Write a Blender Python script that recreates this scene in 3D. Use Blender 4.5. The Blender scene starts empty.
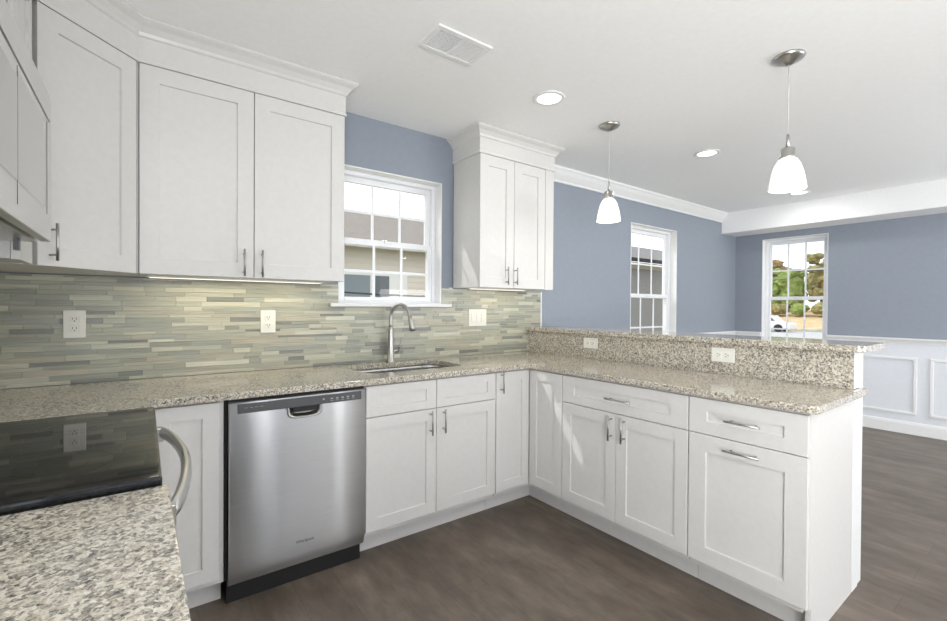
import bpy, bmesh, math, random
from mathutils import Vector, Matrix

S = bpy.context.scene
C = S.collection
R = random.Random(7)

# ------------------------------------------------------------------ camera
F_PX, YAW, PITCH, ROLL, CZ = 446.4, .935, -.008, -.0062, 1.275
fw = Vector((math.cos(YAW), math.sin(YAW), 0)); rt = Vector((math.sin(YAW), -math.cos(YAW), 0)); up = Vector((0, 0, 1))
Fv = math.cos(PITCH) * fw + math.sin(PITCH) * up
U0 = math.cos(PITCH) * up - math.sin(PITCH) * fw
Rv = math.cos(ROLL) * rt - math.sin(ROLL) * U0
Uv = math.sin(ROLL) * rt + math.cos(ROLL) * U0
cam_d = bpy.data.cameras.new('camera')
cam_d.sensor_fit = 'HORIZONTAL'; cam_d.sensor_width = 36.0
cam_d.lens = 36.0 * F_PX / 947.0
cam_d.clip_start = .02; cam_d.clip_end = 500
cam = bpy.data.objects.new('camera', cam_d); C.objects.link(cam)
m = Matrix((Rv, Uv, -Fv)).transposed().to_4x4(); m.translation = Vector((0, 0, CZ))
cam.matrix_world = m
S.camera = cam

# ------------------------------------------------------------------ sky, sun, exposure
S.view_settings.view_transform = 'Standard'; S.view_settings.look = 'None'
S.view_settings.gamma = 1.0; S.view_settings.use_curve_mapping = False
S.view_settings.exposure = 0.0
S.cycles.use_denoising = True
S.cycles.max_bounces = 10; S.cycles.diffuse_bounces = 6; S.cycles.glossy_bounces = 4; S.cycles.transmission_bounces = 6; S.cycles.transparent_max_bounces = 12
S.cycles.sample_clamp_indirect = 6.0
S.cycles.caustics_reflective = True; S.cycles.caustics_refractive = False

W = bpy.data.worlds.new('sky'); S.world = W; W.use_nodes = True
nt = W.node_tree; bg = nt.nodes['Background']
tc = nt.nodes.new('ShaderNodeTexCoord')
nz = nt.nodes.new('ShaderNodeTexNoise'); nz.inputs['Scale'].default_value = 2.2; nz.inputs['Detail'].default_value = 5
rp = nt.nodes.new('ShaderNodeValToRGB')
rp.color_ramp.elements[0].position = .30; rp.color_ramp.elements[0].color = (.83, .90, 1, 1)
rp.color_ramp.elements[1].position = .60; rp.color_ramp.elements[1].color = (1, 1, 1, 1)
nt.links.new(tc.outputs['Generated'], nz.inputs['Vector']); nt.links.new(nz.outputs['Fac'], rp.inputs['Fac'])
nt.links.new(rp.outputs['Color'], bg.inputs['Color']); bg.inputs['Strength'].default_value = 1.7

def light(name, kind, energy, loc, rot=None, color=(1, 1, 1), **kw):
    d = bpy.data.lights.new(name, kind); d.energy = energy; d.color = color
    for k, v in kw.items(): setattr(d, k, v)
    o = bpy.data.objects.new(name, d); o.location = loc
    if rot is not None: o.rotation_euler = rot
    C.objects.link(o); return o
sun = light('sun', 'SUN', 2.4, (0, 9, 9), color=(1, .97, .92), angle=math.radians(.6))
sun.rotation_euler = Vector((.60, -.72, -1)).to_track_quat('-Z', 'Y').to_euler()
# added fill lights, set in made-up openings behind and left of the camera
def fill_light(name, x, y, z, w, h, e, rot):
    light(name, 'AREA', e, (x, y, z), rot, (.96, .98, 1), shape='RECTANGLE', size=w, size_y=h)
# (tilted upward to brighten the ceiling)
fill_light('rear_fill', 2.55, -3.22, 1.12, .60, 2.0, 9, (math.radians(100), 0, 0))
fill_light('dining_fill', 5.0, -3.22, 1.12, 1.9, 2.0, 155, (math.radians(146), 0, 0))
fill_light('side_fill', -.65, -1.60, 1.12, 1.9, 2.0, 232, (math.radians(142), 0, math.radians(-90)))

# ------------------------------------------------------------------ measures
YW, XE, XL, YF = 2.7115, 6.32, -.63, -3.2
ZC = 2.482
YB, XP, YU = 2.099, 2.001, 2.381      # door faces: sink run, peninsula, wall cabinets
XR, YE = 2.557, .594                  # raised splash face, peninsula end
ZT0, ZT1 = .884, .914
ZR0, ZR1 = 1.084, 1.114
ZU, ZUT = 1.407, 2.308

# ------------------------------------------------------------------ materials
def mat(name, col, rough=.5, metal=0, coat=0, emit=None, es=0, spec=None, trans=0, ior=None, aniso=0):
    mm = bpy.data.materials.new(name); mm.use_nodes = True
    b = mm.node_tree.nodes['Principled BSDF']
    b.inputs['Base Color'].default_value = (*col, 1); b.inputs['Roughness'].default_value = rough
    b.inputs['Metallic'].default_value = metal
    if coat: b.inputs['Coat Weight'].default_value = coat; b.inputs['Coat Roughness'].default_value = .05
    if emit: b.inputs['Emission Color'].default_value = (*emit, 1); b.inputs['Emission Strength'].default_value = es
    if spec is not None: b.inputs['Specular IOR Level'].default_value = spec
    if trans: b.inputs['Transmission Weight'].default_value = trans
    if ior: b.inputs['IOR'].default_value = ior
    if aniso: b.inputs['Anisotropic'].default_value = aniso
    return mm
def nd(mm, t): return mm.node_tree.nodes.new(t)
def lk(mm, a, b): mm.node_tree.links.new(a, b)
def bsdf(mm): return mm.node_tree.nodes['Principled BSDF']
def coords(mm, scale=(1, 1, 1), rot=(0, 0, 0), out='Object'):
    t = nd(mm, 'ShaderNodeTexCoord'); p = nd(mm, 'ShaderNodeMapping')
    p.inputs['Scale'].default_value = scale; p.inputs['Rotation'].default_value = rot
    lk(mm, t.outputs[out], p.inputs['Vector']); return p.outputs['Vector']
def noise(mm, vec, scale, detail=3, rough=.5):
    n = nd(mm, 'ShaderNodeTexNoise'); n.inputs['Scale'].default_value = scale; n.inputs['Detail'].default_value = detail; n.inputs['Roughness'].default_value = rough
    lk(mm, vec, n.inputs['Vector']); return n
def ramp(mm, fac, stops, interp='LINEAR'):
    r = nd(mm, 'ShaderNodeValToRGB'); r.color_ramp.interpolation = interp
    e = r.color_ramp.elements
    e[0].position, e[0].color = stops[0][0], (*stops[0][1], 1)
    e[1].position, e[1].color = stops[1][0], (*stops[1][1], 1)
    for p, c in stops[2:]:
        x = e.new(p); x.color = (*c, 1)
    lk(mm, fac, r.inputs['Fac']); return r.outputs['Color']
def mix(mm, fac, a, b, mode='MIX'):
    x = nd(mm, 'ShaderNodeMix'); x.data_type = 'RGBA'; x.blend_type = mode
    for s, v in ((x.inputs[0], fac), (x.inputs[6], a), (x.inputs[7], b)):
        if hasattr(v, 'links') or hasattr(v, 'is_linked'): lk(mm, v, s)
        else: s.default_value = v if isinstance(v, float) else (*v, 1)
    return x.outputs[2]
def bump(mm, h, strength=.2, dist=.002):
    b = nd(mm, 'ShaderNodeBump'); b.inputs['Strength'].default_value = strength; b.inputs['Distance'].default_value = dist
    lk(mm, h, b.inputs['Height']); lk(mm, b.outputs['Normal'], bsdf(mm).inputs['Normal'])

def paint(name, col, rough=.45, var=.012, scale=40, **k):
    mm = mat(name, col, rough, **k); v = coords(mm); n = noise(mm, v, scale, 2)
    c = ramp(mm, n.outputs['Fac'], [(.3, tuple(max(0, x - var) for x in col)), (.7, tuple(x + var for x in col))])
    lk(mm, c, bsdf(mm).inputs['Base Color']); return mm
M_cab = paint('white_cabinet_paint', (.665, .650, .628), .32)
M_trim = paint('white_trim_paint', (.80, .80, .795), .35)
M_ceil = paint('ceiling_paint', (.90, .90, .895), .8)
M_blue = paint('blue_wall_paint', (.265, .296, .348), .6, .006, 25)
M_white_wall = paint('white_wainscot_paint', (.72, .74, .78), .45)
M_beam = paint('soffit_paint', (.84, .84, .84), .7)
M_vinyl = paint('white_vinyl', (.82, .83, .85), .3)
M_gap = mat('shadow_gap_black', (.012, .012, .012), .7)
M_black = mat('black_plastic', (.015, .015, .016), .35)
M_nickel = mat('brushed_nickel', (.47, .46, .44), .32, 1)
M_dgrey = mat('dark_grey_panel', (.085, .088, .093), .35)
M_plate = paint('cream_plastic', (.78, .77, .70), .35, .005)
M_slot = mat('socket_slot', (.08, .08, .07), .6)
M_lamp = mat('lamp_diffuser', (.9, .9, .9), .4, emit=(1, .98, .94), es=2.2)
M_led = mat('led_strip', (.9, .9, .8), .4, emit=(1, .93, .75), es=1.2)
M_cord = mat('grey_cord', (.55, .55, .54), .5)

def make_steel(name, col, rough, streak_scale):
    mm = mat(name, col, rough, 1)
    v = coords(mm, streak_scale); n = noise(mm, v, 1, 4, .6)
    lk(mm, ramp(mm, n.outputs['Fac'], [(.3, tuple(c * .9 for c in col)), (.7, tuple(min(1, c * 1.08) for c in col))]), bsdf(mm).inputs['Base Color'])
    r = ramp(mm, n.outputs['Fac'], [(.3, (rough * .85,) * 3), (.7, (rough * 1.2,) * 3)])
    lk(mm, r, bsdf(mm).inputs['Roughness']); return mm
M_steel = make_steel('brushed_stainless', (.60, .60, .605), .40, (6, 6, 900))
tg = nd(M_steel, 'ShaderNodeTangent'); tg.direction_type = 'UV_MAP'; tg.uv_map = 'brush'
lk(M_steel, tg.outputs[0], bsdf(M_steel).inputs['Tangent']); bsdf(M_steel).inputs['Anisotropic'].default_value = .8; bsdf(M_steel).inputs['Anisotropic Rotation'].default_value = .25
M_steel_h = make_steel('brushed_stainless_horizontal', (.62, .62, .61), .32, (6, 6, 900))
M_sink = make_steel('sink_stainless', (.5, .5, .49), .3, (60, 60, 60))

# shade glass of the pendants
M_shade = mat('frosted_shade_glass', (.95, .94, .90), .4, emit=(1, .93, .80), es=.62)

# window glass
M_glass = bpy.data.materials.new('window_glass'); M_glass.use_nodes = True
t_ = M_glass.node_tree; t_.nodes.clear()
o_ = t_.nodes.new('ShaderNodeOutputMaterial'); ms = t_.nodes.new('ShaderNodeMixShader'); tr = t_.nodes.new('ShaderNodeBsdfTransparent'); gl = t_.nodes.new('ShaderNodeBsdfGlossy'); fr = t_.nodes.new('ShaderNodeFresnel')
gl.inputs['Roughness'].default_value = .02; fr.inputs['IOR'].default_value = 1.35; tr.inputs['Color'].default_value = (.97, .98, .98, 1)
gm = t_.nodes.new('ShaderNodeNewGeometry'); sb = t_.nodes.new('ShaderNodeMath'); sb.operation = 'SUBTRACT'; sb.inputs[0].default_value = 1; ml = t_.nodes.new('ShaderNodeMath'); ml.operation = 'MULTIPLY'
t_.links.new(gm.outputs['Backfacing'], sb.inputs[1]); t_.links.new(sb.outputs[0], ml.inputs[0]); t_.links.new(fr.outputs[0], ml.inputs[1]); t_.links.new(ml.outputs[0], ms.inputs[0]); t_.links.new(tr.outputs[0], ms.inputs[1]); t_.links.new(gl.outputs[0], ms.inputs[2]); t_.links.new(ms.outputs[0], o_.inputs[0])

# granite
def granite(name, bright=1.0):
    mm = mat(name, (.5, .5, .5), .12, coat=.3); v = coords(mm)
    nzz = noise(mm, v, 60, 2)
    dv = nd(mm, 'ShaderNodeVectorMath'); dv.operation = 'MULTIPLY_ADD'; dv.inputs[1].default_value = (.012, .012, .012)
    lk(mm, nzz.outputs['Color'], dv.inputs[0]); lk(mm, v, dv.inputs[2])
    vo = nd(mm, 'ShaderNodeTexVoronoi'); vo.inputs['Scale'].default_value = 165; lk(mm, dv.outputs[0], vo.inputs['Vector'])
    sep = nd(mm, 'ShaderNodeSeparateColor'); lk(mm, vo.outputs['Color'], sep.inputs[0])
    k = bright
    base = ramp(mm, sep.outputs[0], [(0, (.045, .042, .04)), (.09, (.19 * k, .17 * k, .145 * k)), (.24, (.37 * k, .335 * k, .28 * k)), (.42, (.575 * k, .53 * k, .445 * k)), (.66, (.74 * k, .70 * k, .62 * k)), (.86, (.17 * k, .163 * k, .155 * k)), (.94, (.40 * k, .33 * k, .26 * k))], 'CONSTANT')
    vo2 = nd(mm, 'ShaderNodeTexVoronoi'); vo2.inputs['Scale'].default_value = 360; lk(mm, dv.outputs[0], vo2.inputs['Vector'])
    s2 = nd(mm, 'ShaderNodeSeparateColor'); lk(mm, vo2.outputs['Color'], s2.inputs[0])
    fine = ramp(mm, s2.outputs[1], [(0, (.08, .078, .075)), (.20, (.33, .31, .28)), (.5, (.58, .55, .49)), (.85, (.74, .71, .65))], 'CONSTANT')
    c = mix(mm, .38, base, fine); c = mix(mm, 1.0, c, (1.02, 1.0, .96), 'MULTIPLY')
    lk(mm, c, bsdf(mm).inputs['Base Color'])
    return mm
M_granite = granite('speckled_granite')

# floor planks (they run along Y)
def floor_mat():
    mm = mat('vinyl_plank_floor', (.2, .18, .16), .42)
    v = coords(mm, (1, 1, 1), (0, 0, math.radians(90)))
    br = nd(mm, 'ShaderNodeTexBrick'); lk(mm, v, br.inputs['Vector'])
    for k_, x in (('Scale', 1), ('Mortar Size', .0012), ('Brick Width', 1.22), ('Row Height', .182), ('Bias', 0), ('Mortar Smooth', .1)): br.inputs[k_].default_value = x
    br.inputs['Color1'].default_value = (.0, .0, .0, 1); br.inputs['Color2'].default_value = (1, 1, 1, 1); br.inputs['Mortar'].default_value = (.3, .3, .3, 1)
    br.offset = .37
    n1 = noise(mm, coords(mm, (7, 2.6, 1)), 1.0, 6, .66)
    n2 = noise(mm, coords(mm, (26, 5, 1)), 1.0, 4, .6)
    n3 = noise(mm, coords(mm, (2.2, 1.4, 1)), 1.0, 3, .5)
    a = ramp(mm, n1.outputs['Fac'], [(.30, (.088, .068, .052)), (.5, (.135, .108, .085)), (.72, (.205, .170, .138))])
    b = ramp(mm, n2.outputs['Fac'], [(.3, (.84, .84, .84)), (.7, (1.12, 1.12, 1.11))])
    c = mix(mm, 1.0, a, b, 'MULTIPLY')
    c3 = ramp(mm, n3.outputs['Fac'], [(.3, (.78, .77, .76)), (.7, (1.22, 1.21, 1.20))])
    c = mix(mm, 1.0, c, c3, 'MULTIPLY')
    pt = ramp(mm, br.outputs['Color'], [(0, (.92, .91, .90)), (1, (1.08, 1.08, 1.08))])
    c = mix(mm, 1.0, c, pt, 'MULTIPLY')
    d = ramp(mm, br.outputs['Fac'], [(.0, (1, 1, 1)), (1, (.72, .7, .68))])
    c = mix(mm, 1.0, c, d, 'MULTIPLY')
    lk(mm, c, bsdf(mm).inputs['Base Color'])
    bump(mm, n2.outputs['Fac'], .12, .001)
    return mm
M_floor = floor_mat()

# mosaic: colour of each glass/stone strip comes from a face attribute
def mosaic_mat():
    mm = mat('glass_stone_mosaic', (.5, .5, .5), .30)
    at = nd(mm, 'ShaderNodeAttribute'); at.attribute_name = 'tile_colour'
    v = coords(mm, (5, 5, 170)); n = noise(mm, v, 1, 4, .6)
    s = ramp(mm, n.outputs['Fac'], [(.3, (.78, .78, .77)), (.7, (1.16, 1.16, 1.15))])
    lk(mm, mix(mm, 1.0, at.outputs['Color'], s, 'MULTIPLY'), bsdf(mm).inputs['Base Color']); return mm
M_mosaic = mosaic_mat()
M_grout = paint('grout', (.50, .50, .44), .8)

# cooktop
M_cook = mat('black_ceramic_glass', (.010, .010, .011), .035, spec=.45)
M_mark = mat('cooktop_marking', (.035, .035, .035), .1)

# ------------------------------------------------------------------ mesh builder
def wloc(o):
    v = Vector((0, 0, 0))
    while o is not None: v = v + o.location; o = o.parent
    return v
class MB:
    def __init__(s, fr=None): s.v = []; s.f = []; s.fr = fr; s.sm = []; s.mi = []; s.cur = 0
    def P(s, p):
        if s.fr is None: s.v.append(Vector(p))
        else: O, u, n = s.fr; s.v.append(O + u * p[0] + n * p[1] + Vector((0, 0, p[2])))
        return len(s.v) - 1
    def face(s, idx, smooth=False): s.f.append(idx); s.sm.append(smooth); s.mi.append(s.cur)
    def box(s, x0, x1, y0, y1, z0, z1):
        i = [s.P((x, y, z)) for z in (z0, z1) for y in (y0, y1) for x in (x0, x1)]
        for f in ((0, 2, 3, 1), (4, 5, 7, 6), (0, 1, 5, 4), (2, 6, 7, 3), (0, 4, 6, 2), (1, 3, 7, 5)): s.face([i[k] for k in f])
        return s
    def prism(s, pts, z0, z1):
        n = len(pts); a = [s.P((p[0], p[1], z0)) for p in pts]; b = [s.P((p[0], p[1], z1)) for p in pts]
        s.face(a[::-1]); s.face(b)
        for i in range(n): j = (i + 1) % n; s.face([a[i], a[j], b[j], b[i]])
        return s
    def tube(s, pts, r, n=12, cap=True, flat=None):
        pts = [Vector(p) for p in pts]; rings = []; prev = None
        for i, p in enumerate(pts):
            t = (pts[min(i + 1, len(pts) - 1)] - pts[max(i - 1, 0)]).normalized()
            if prev is None:
                a = Vector((0, 0, 1)) if abs(t.z) < .9 else Vector((1, 0, 0)); u = t.cross(a).normalized()
            else: u = (prev - t * prev.dot(t)).normalized()
            prev = u; w = t.cross(u); rr = r[i] if isinstance(r, (list, tuple)) else r
            ru, rw = (rr, rr) if flat is None else (rr * flat[0], rr * flat[1])
            rings.append([s.P(p + u * ru * math.cos(2 * math.pi * k / n) + w * rw * math.sin(2 * math.pi * k / n)) for k in range(n)])
        for a, b in zip(rings, rings[1:]):
            for k in range(n): s.face([a[k], a[(k + 1) % n], b[(k + 1) % n], b[k]], True)
        if cap: s.face(rings[0][::-1]); s.face(rings[-1])
        return s
    def lathe(s, prof, cx, cy, n=32, close=False):
        rings = []
        for r, z in prof: rings.append([s.P((cx + r * math.cos(2 * math.pi * k / n), cy + r * math.sin(2 * math.pi * k / n), z)) for k in range(n)])
        for a, b in zip(rings, rings[1:]):
            for k in range(n): s.face([a[k], a[(k + 1) % n], b[(k + 1) % n], b[k]], True)
        if close: s.face(rings[0][::-1]); s.face(rings[-1])
        return s
    def sweep(s, prof, path, closed=False):
        """prof: (out, z) points, path: list of (x, y, outx, outy) mitre vectors"""
        rings = [[s.P((x + ox * o, y + oy * o, z)) for o, z in prof] for x, y, ox, oy in path]
        n = len(prof)
        for a, b in zip(rings, rings[1:]):
            for k in range(n): s.face([a[k], a[(k + 1) % n], b[(k + 1) % n], b[k]])
        s.face(rings[0][::-1]); s.face(rings[-1]); return s
    def build(s, name, mt, parent=None, bevel=0, seg=2, label=None):
        off = wloc(parent)
        me = bpy.data.meshes.new(name); me.from_pydata([tuple(p - off) for p in s.v], [], s.f)
        ms_ = mt if isinstance(mt, (list, tuple)) else [mt]
        for k in ms_: me.materials.append(k)
        for p, sm, mi in zip(me.polygons, s.sm, s.mi): p.use_smooth = sm; p.material_index = mi
        bm = bmesh.new(); bm.from_mesh(me); bmesh.ops.recalc_face_normals(bm, faces=bm.faces); bm.to_mesh(me); bm.free()
        me.update()
        o = bpy.data.objects.new(name, me); C.objects.link(o)
        if parent: o.parent = parent
        if bevel:
            b = o.modifiers.new('bevel', 'BEVEL'); b.width = bevel; b.segments = seg; b.limit_method = 'ANGLE'; b.angle_limit = math.radians(40)
        if label: o['label'] = label
        return o
def tag(o, label, cat, group=None, kind=None):
    if label: o['label'] = label
    if cat: o['category'] = cat
    if group: o['group'] = group
    if kind: o['kind'] = kind
    return o
def thing(name, label, cat, loc, group=None, kind=None):
    o = bpy.data.objects.new(name, None); o.empty_display_size = .1; C.objects.link(o); o.location = loc
    return tag(o, label, cat, group, kind)
def copy_tree(o, parent=None):
    c = o.copy(); C.objects.link(c)
    if parent: c.parent = parent
    for ch in [k for k in C.objects if k.parent == o]: copy_tree(ch, c)
    return c
BX = lambda *a: MB().box(*a)

# ------------------------------------------------------------------ room shell
def wall_rects(a0, a1, z0, z1, holes):
    """rectangles covering [a0,a1]x[z0,z1] minus holes (a0,a1,z0,z1)"""
    out = []; xs = sorted({a0, a1, *[h[0] for h in holes], *[h[1] for h in holes]})
    for p, q in zip(xs, xs[1:]):
        hs = sorted([h for h in holes if h[0] < (p + q) / 2 < h[1]], key=lambda h: h[2]); z = z0
        for h in hs: out.append((p, q, z, h[2])); z = h[3]
        out.append((p, q, z, z1))
    return [r for r in out if r[3] - r[2] > 1e-6]
def shell(name, axis, pos, thick, a0, a1, z0, z1, holes, mt, label):
    """one manifold-looking wall; thick may be negative"""
    b = MB()
    for p, q, u, v in wall_rects(a0, a1, z0, z1, holes):
        lo, hi = sorted((pos, pos + thick))
        b.box(p, q, lo, hi, u, v) if axis == 'x' else b.box(lo, hi, p, q, u, v)
    o = b.build(name, mt); tag(o, label, 'wall', kind='structure'); return o
WT = .16
K_WIN = (.962, 1.713, 1.294, 2.155)
D_WIN = (3.985, 4.86, .70, 2.148)
E_WIN = (1.712, 2.392, .62, 2.150)    # along Y
tag(BX(XL - WT, XE + WT, YF - WT, YW + WT, -.10, 0).build('floor', M_floor), 'grey-brown wood-look vinyl plank floor', 'floor', kind='structure')
tag(BX(XL - WT, XE + WT, YF - WT, YW + WT, ZC, ZC + .1).build('ceiling', M_ceil), 'smooth white ceiling', 'ceiling', kind='structure')
shell('wall_back', 'x', YW, WT, XL - WT, XE + WT, 0, ZC, [K_WIN, D_WIN], M_blue, 'blue-grey painted wall with the sink window and the tall dining window')
shell('wall_right', 'y', XE, WT, YF, YW, 0, ZC, [E_WIN], M_blue, 'darker blue dining wall with white wainscot and a window')
shell('wall_left', 'y', XL, -WT, YF, YW, 0, ZC, [(-2.55, -.65, .02, 2.14)], M_blue, 'blue-grey wall behind the range')  # unseen opening added for the side fill light
shell('wall_front', 'x', YF, -WT, XL - WT, XE + WT, 0, ZC, [(2.22, 2.88, .02, 2.14), (4.03, 5.97, .02, 2.14)], M_blue, 'blue-grey wall with openings added for fill light behind the viewer')  # both openings added to hold the rear fill lights
# soffit along the dining wall
tag(BX(5.925, XE, YF, YW, 2.225, ZC).build('trim_1', M_beam, bevel=.003), 'long white boxed soffit above the dining wall', 'soffit', kind='structure')
# crown on the back wall between the end cabinet and the soffit
crown = [(0, 0), (0, -.115), (.012, -.115), (.016, -.098), (.030, -.082), (.052, -.055), (.068, -.028), (.078, -.018), (.078, 0)]
tag(MB().sweep([(o, ZC + z) for o, z in crown], [(2.60, YW, 0, -1), (5.925, YW, 0, -1)]).build('trim_2', M_trim), 'white crown moulding over the dining window wall', 'crown moulding', kind='structure')
# chair rail, wainscot frames, baseboards
rail = [(0, .925), (.010, .925), (.014, .94), (.022, .955), (.034, .965), (.034, .98), (.0, .98)]
b = MB()
for p, q, z0, z1 in wall_rects(YF, YW, .0, .94, [(E_WIN[0], E_WIN[1], E_WIN[2], .94)]): b.box(XE - .006, XE, p, q, z0, z1)
tag(b.build('wall_right_wainscot', M_white_wall), 'white lower wall panel under the chair rail on the right wall', 'wainscot', kind='structure')
for k, (y0, y1) in enumerate(((YF, E_WIN[0]), (E_WIN[1], YW))):
    tag(MB().sweep([(o, z) for o, z in rail], [(XE - .006, y0, -1, 0), (XE - .006, y1, -1, 0)]).build('trim_%d' % (3 + k), M_trim), 'white chair rail on the dining wall ' + ('right of its window' if k == 0 else 'left of its window'), 'chair rail', kind='structure')
b = MB()
for p, q, z0, z1 in wall_rects(2.72, XE - .006, .0, .94, [(D_WIN[0], D_WIN[1], D_WIN[2], .94)]): b.box(p, q, YW - .006, YW, z0, z1)
tag(b.build('wall_back_wainscot', M_white_wall), 'white lower wall panel under the tall dining window', 'wainscot', kind='structure')
for k, (x0, x1) in enumerate(((2.72, D_WIN[0]), (D_WIN[1], XE - .04))):
    tag(MB().sweep([(o, z) for o, z in rail], [(x0, YW - .006, 0, -1), (x1, YW - .006, 0, -1)]).build('trim_%d' % (5 + k), M_trim), 'white chair rail on the back wall ' + ('left of the tall window' if k == 0 else 'right of the tall window'), 'chair rail', kind='structure')
def frame_rect(b, y0, y1, z0, z1, w=.026, t=.014):
    x0, x1 = XE - .006 - t, XE - .006
    b.box(x0, x1, y0, y1, z0, z0 + w); b.box(x0, x1, y0, y1, z1 - w, z1); b.box(x0, x1, y0, y0 + w, z0 + w, z1 - w); b.box(x0, x1, y1 - w, y1, z0 + w, z1 - w)
n = 7
for (y0, y1, z1) in ((.965, 1.66, .785), (.02, .872, .785), (-.93, -.075, .785), (-1.88, -1.02, .785), (2.42, 2.66, .785), (1.745, 2.335, .50)):
    b = MB(); frame_rect(b, y0, y1, .20, z1)
    tag(b.build('trim_%d' % n, M_trim, bevel=.004), 'white rectangular wainscot moulding frame, %s' % {.965: 'the one showing between bar end and the photo edge', .02: 'at the right edge of the photo', -.93: 'beyond the photo edge', -1.88: 'farthest toward the added openings', 2.42: 'in the far corner', 1.745: 'under the window'}[y0], 'wainscot frame', kind='structure'); n += 1
bb = [(0, 0), (.014, 0), (.014, .10), (.008, .122), (0, .125)]
tag(MB().sweep(bb, [(XE - .006, YF, -1, 0), (XE - .006, YW, -1, 0)]).build('baseboard_right', M_trim), 'white baseboard below the wainscot', 'baseboard', kind='structure')
tag(MB().sweep(bb, [(2.72, YW - .006, 0, -1), (XE - .02, YW - .006, 0, -1)]).build('baseboard_back', M_trim), 'white baseboard under the tall dining window', 'baseboard', kind='structure')

# ------------------------------------------------------------------ windows
def window(num, axis, pos, a0, a1, z0, z1, mid, label, sill=None, flip=False):
    """pos: room face of the wall; outward is +axis"""
    def fr():
        if axis == 'x': return (Vector((0, pos, 0)), Vector((1, 0, 0)), Vector((0, 1, 0)))
        return (Vector((pos, 0, 0)), Vector((0, 1, 0)), Vector((1, 0, 0)))
    base = Vector(((a0 + a1) / 2, pos + .08, z0)) if axis == 'x' else Vector((pos + .08, (a0 + a1) / 2, z0))
    t = thing('window_%d' % num, label, 'window', base, kind='structure')
    # white lined reveal
    b = MB(fr()); l = .008
    b.box(a0, a0 + l, -.002, .15, z0, z1); b.box(a1 - l, a1, -.002, .15, z0, z1); b.box(a0 + l, a1 - l, -.002, .15, z1 - l, z1); b.box(a0 + l, a1 - l, -.002, .15, z0, z0 + l)
    b.build('window_reveal', M_trim, t)
    fw_ = .042
    b = MB(fr()); y0, y1 = .072, .145; A0, A1, Z0, Z1 = a0 + l, a1 - l, z0 + l, z1 - l
    def ring(b, A0, A1, Z0, Z1, w, y0, y1, wb=None, wt=None):
        wb = w if wb is None else wb; wt = w if wt is None else wt
        b.box(A0, A0 + w, y0, y1, Z0, Z1); b.box(A1 - w, A1, y0, y1, Z0, Z1)
        b.box(A0 + w, A1 - w, y0, y1, Z0, Z0 + wb); b.box(A0 + w, A1 - w, y0, y1, Z1 - wt, Z1)
    ring(b, A0, A1, Z0, Z1, .026, y0, y1, .012); b.build('window_frame', M_vinyl, t, bevel=.003)
    A0 += .026; A1 -= .026; Z0 += .012; Z1 -= .026
    for nm, zz0, zz1, yy0, yy1, wb, wt in (('upper_sash', mid - .022, Z1, .108, .135, .040, .038), ('lower_sash', Z0, mid + .022, .080, .107, .022, .040)):
        b = MB(fr()); ring(b, A0, A1, zz0, zz1, .036, yy0, yy1, wb, wt)
        s_ = b.build(nm, M_vinyl, t, bevel=.003)
        g0, g1, h0, h1 = A0 + .036, A1 - .036, zz0 + wb, zz1 - wt
        yc = (yy0 + yy1) / 2
        MB(fr()).box(g0, g1, yc - .002, yc + .002, h0, h1).build('pane', M_glass, s_)
        b = MB(fr()); mw = .009
        for k in (1, 2): x = g0 + (g1 - g0) * k / 3; b.box(x - mw, x + mw, yc - .007, yc - .0025, h0, h1)
        zc_ = (h0 + h1) / 2; b.box(g0, g1, yc - .0065, yc - .0027, zc_ - mw, zc_ + mw)
        b.build('muntin_grid', M_vinyl, s_)
    b = MB(fr()); xm = (A0 + A1) / 2; b.box(xm - .03, xm + .03, .068, .080, mid + .005, mid + .020); b.build('sash_lock', M_vinyl, t, bevel=.002)
    if sill:
        b = MB(fr()); b.box(sill[0], sill[1], -.045, -.0125, z0 - .022, z0); 
        b.build('window_sill', M_trim, t, bevel=.004)
    return t
window(1, 'x', YW, *K_WIN, 1.695, 'white double-hung window with grids over the sink', (.905, 1.775))
window(2, 'x', YW, *D_WIN, 1.405, 'tall white gridded window in the blue back wall beyond the bar')
window(3, 'y', XE, *E_WIN, 1.405, 'white gridded window in the dark blue wall showing trees')

# ------------------------------------------------------------------ cabinets
FB = lambda: (Vector((0, YB, 0)), Vector((1, 0, 0)), Vector((0, -1, 0)))       # faces -Y (b positive = toward the room)
FU = lambda: (Vector((0, YU, 0)), Vector((1, 0, 0)), Vector((0, -1, 0)))
FP = lambda: (Vector((XP, 0, 0)), Vector((0, 1, 0)), Vector((-1, 0, 0)))       # faces -X
DT = .019
def shaker(name, fr, a0, a1, z0, z1, parent, rail=.062, mt=None, label=None, rw=None):
    """face lies at b = 0, slab goes to b = -DT"""
    b = MB(fr); rw = rail if rw is None else rw; g = .0018
    a0 += g; a1 -= g; z0 += g; z1 -= g
    def ring(i, o, bb):  # corners at inset
        return [b.P((a0 + i, bb, z0 + o)), b.P((a1 - i, bb, z0 + o)), b.P((a1 - i, bb, z1 - o)), b.P((a0 + i, bb, z1 - o))]
    e = .0015
    r0 = ring(0, 0, -DT); r1 = ring(0, 0, -e); r2 = ring(e, e, 0); r3 = ring(rail, rw, 0); r4 = ring(rail + .0015, rw + .0015, -.0085)
    for p, q in ((r0, r1), (r1, r2), (r2, r3), (r3, r4)):
        for k in range(4): j = (k + 1) % 4; b.face([p[k], p[j], q[j], q[k]])
    b.face(r4); b.face(r0[::-1])
    return b.build(name, mt or M_cab, parent, label=label)
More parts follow.
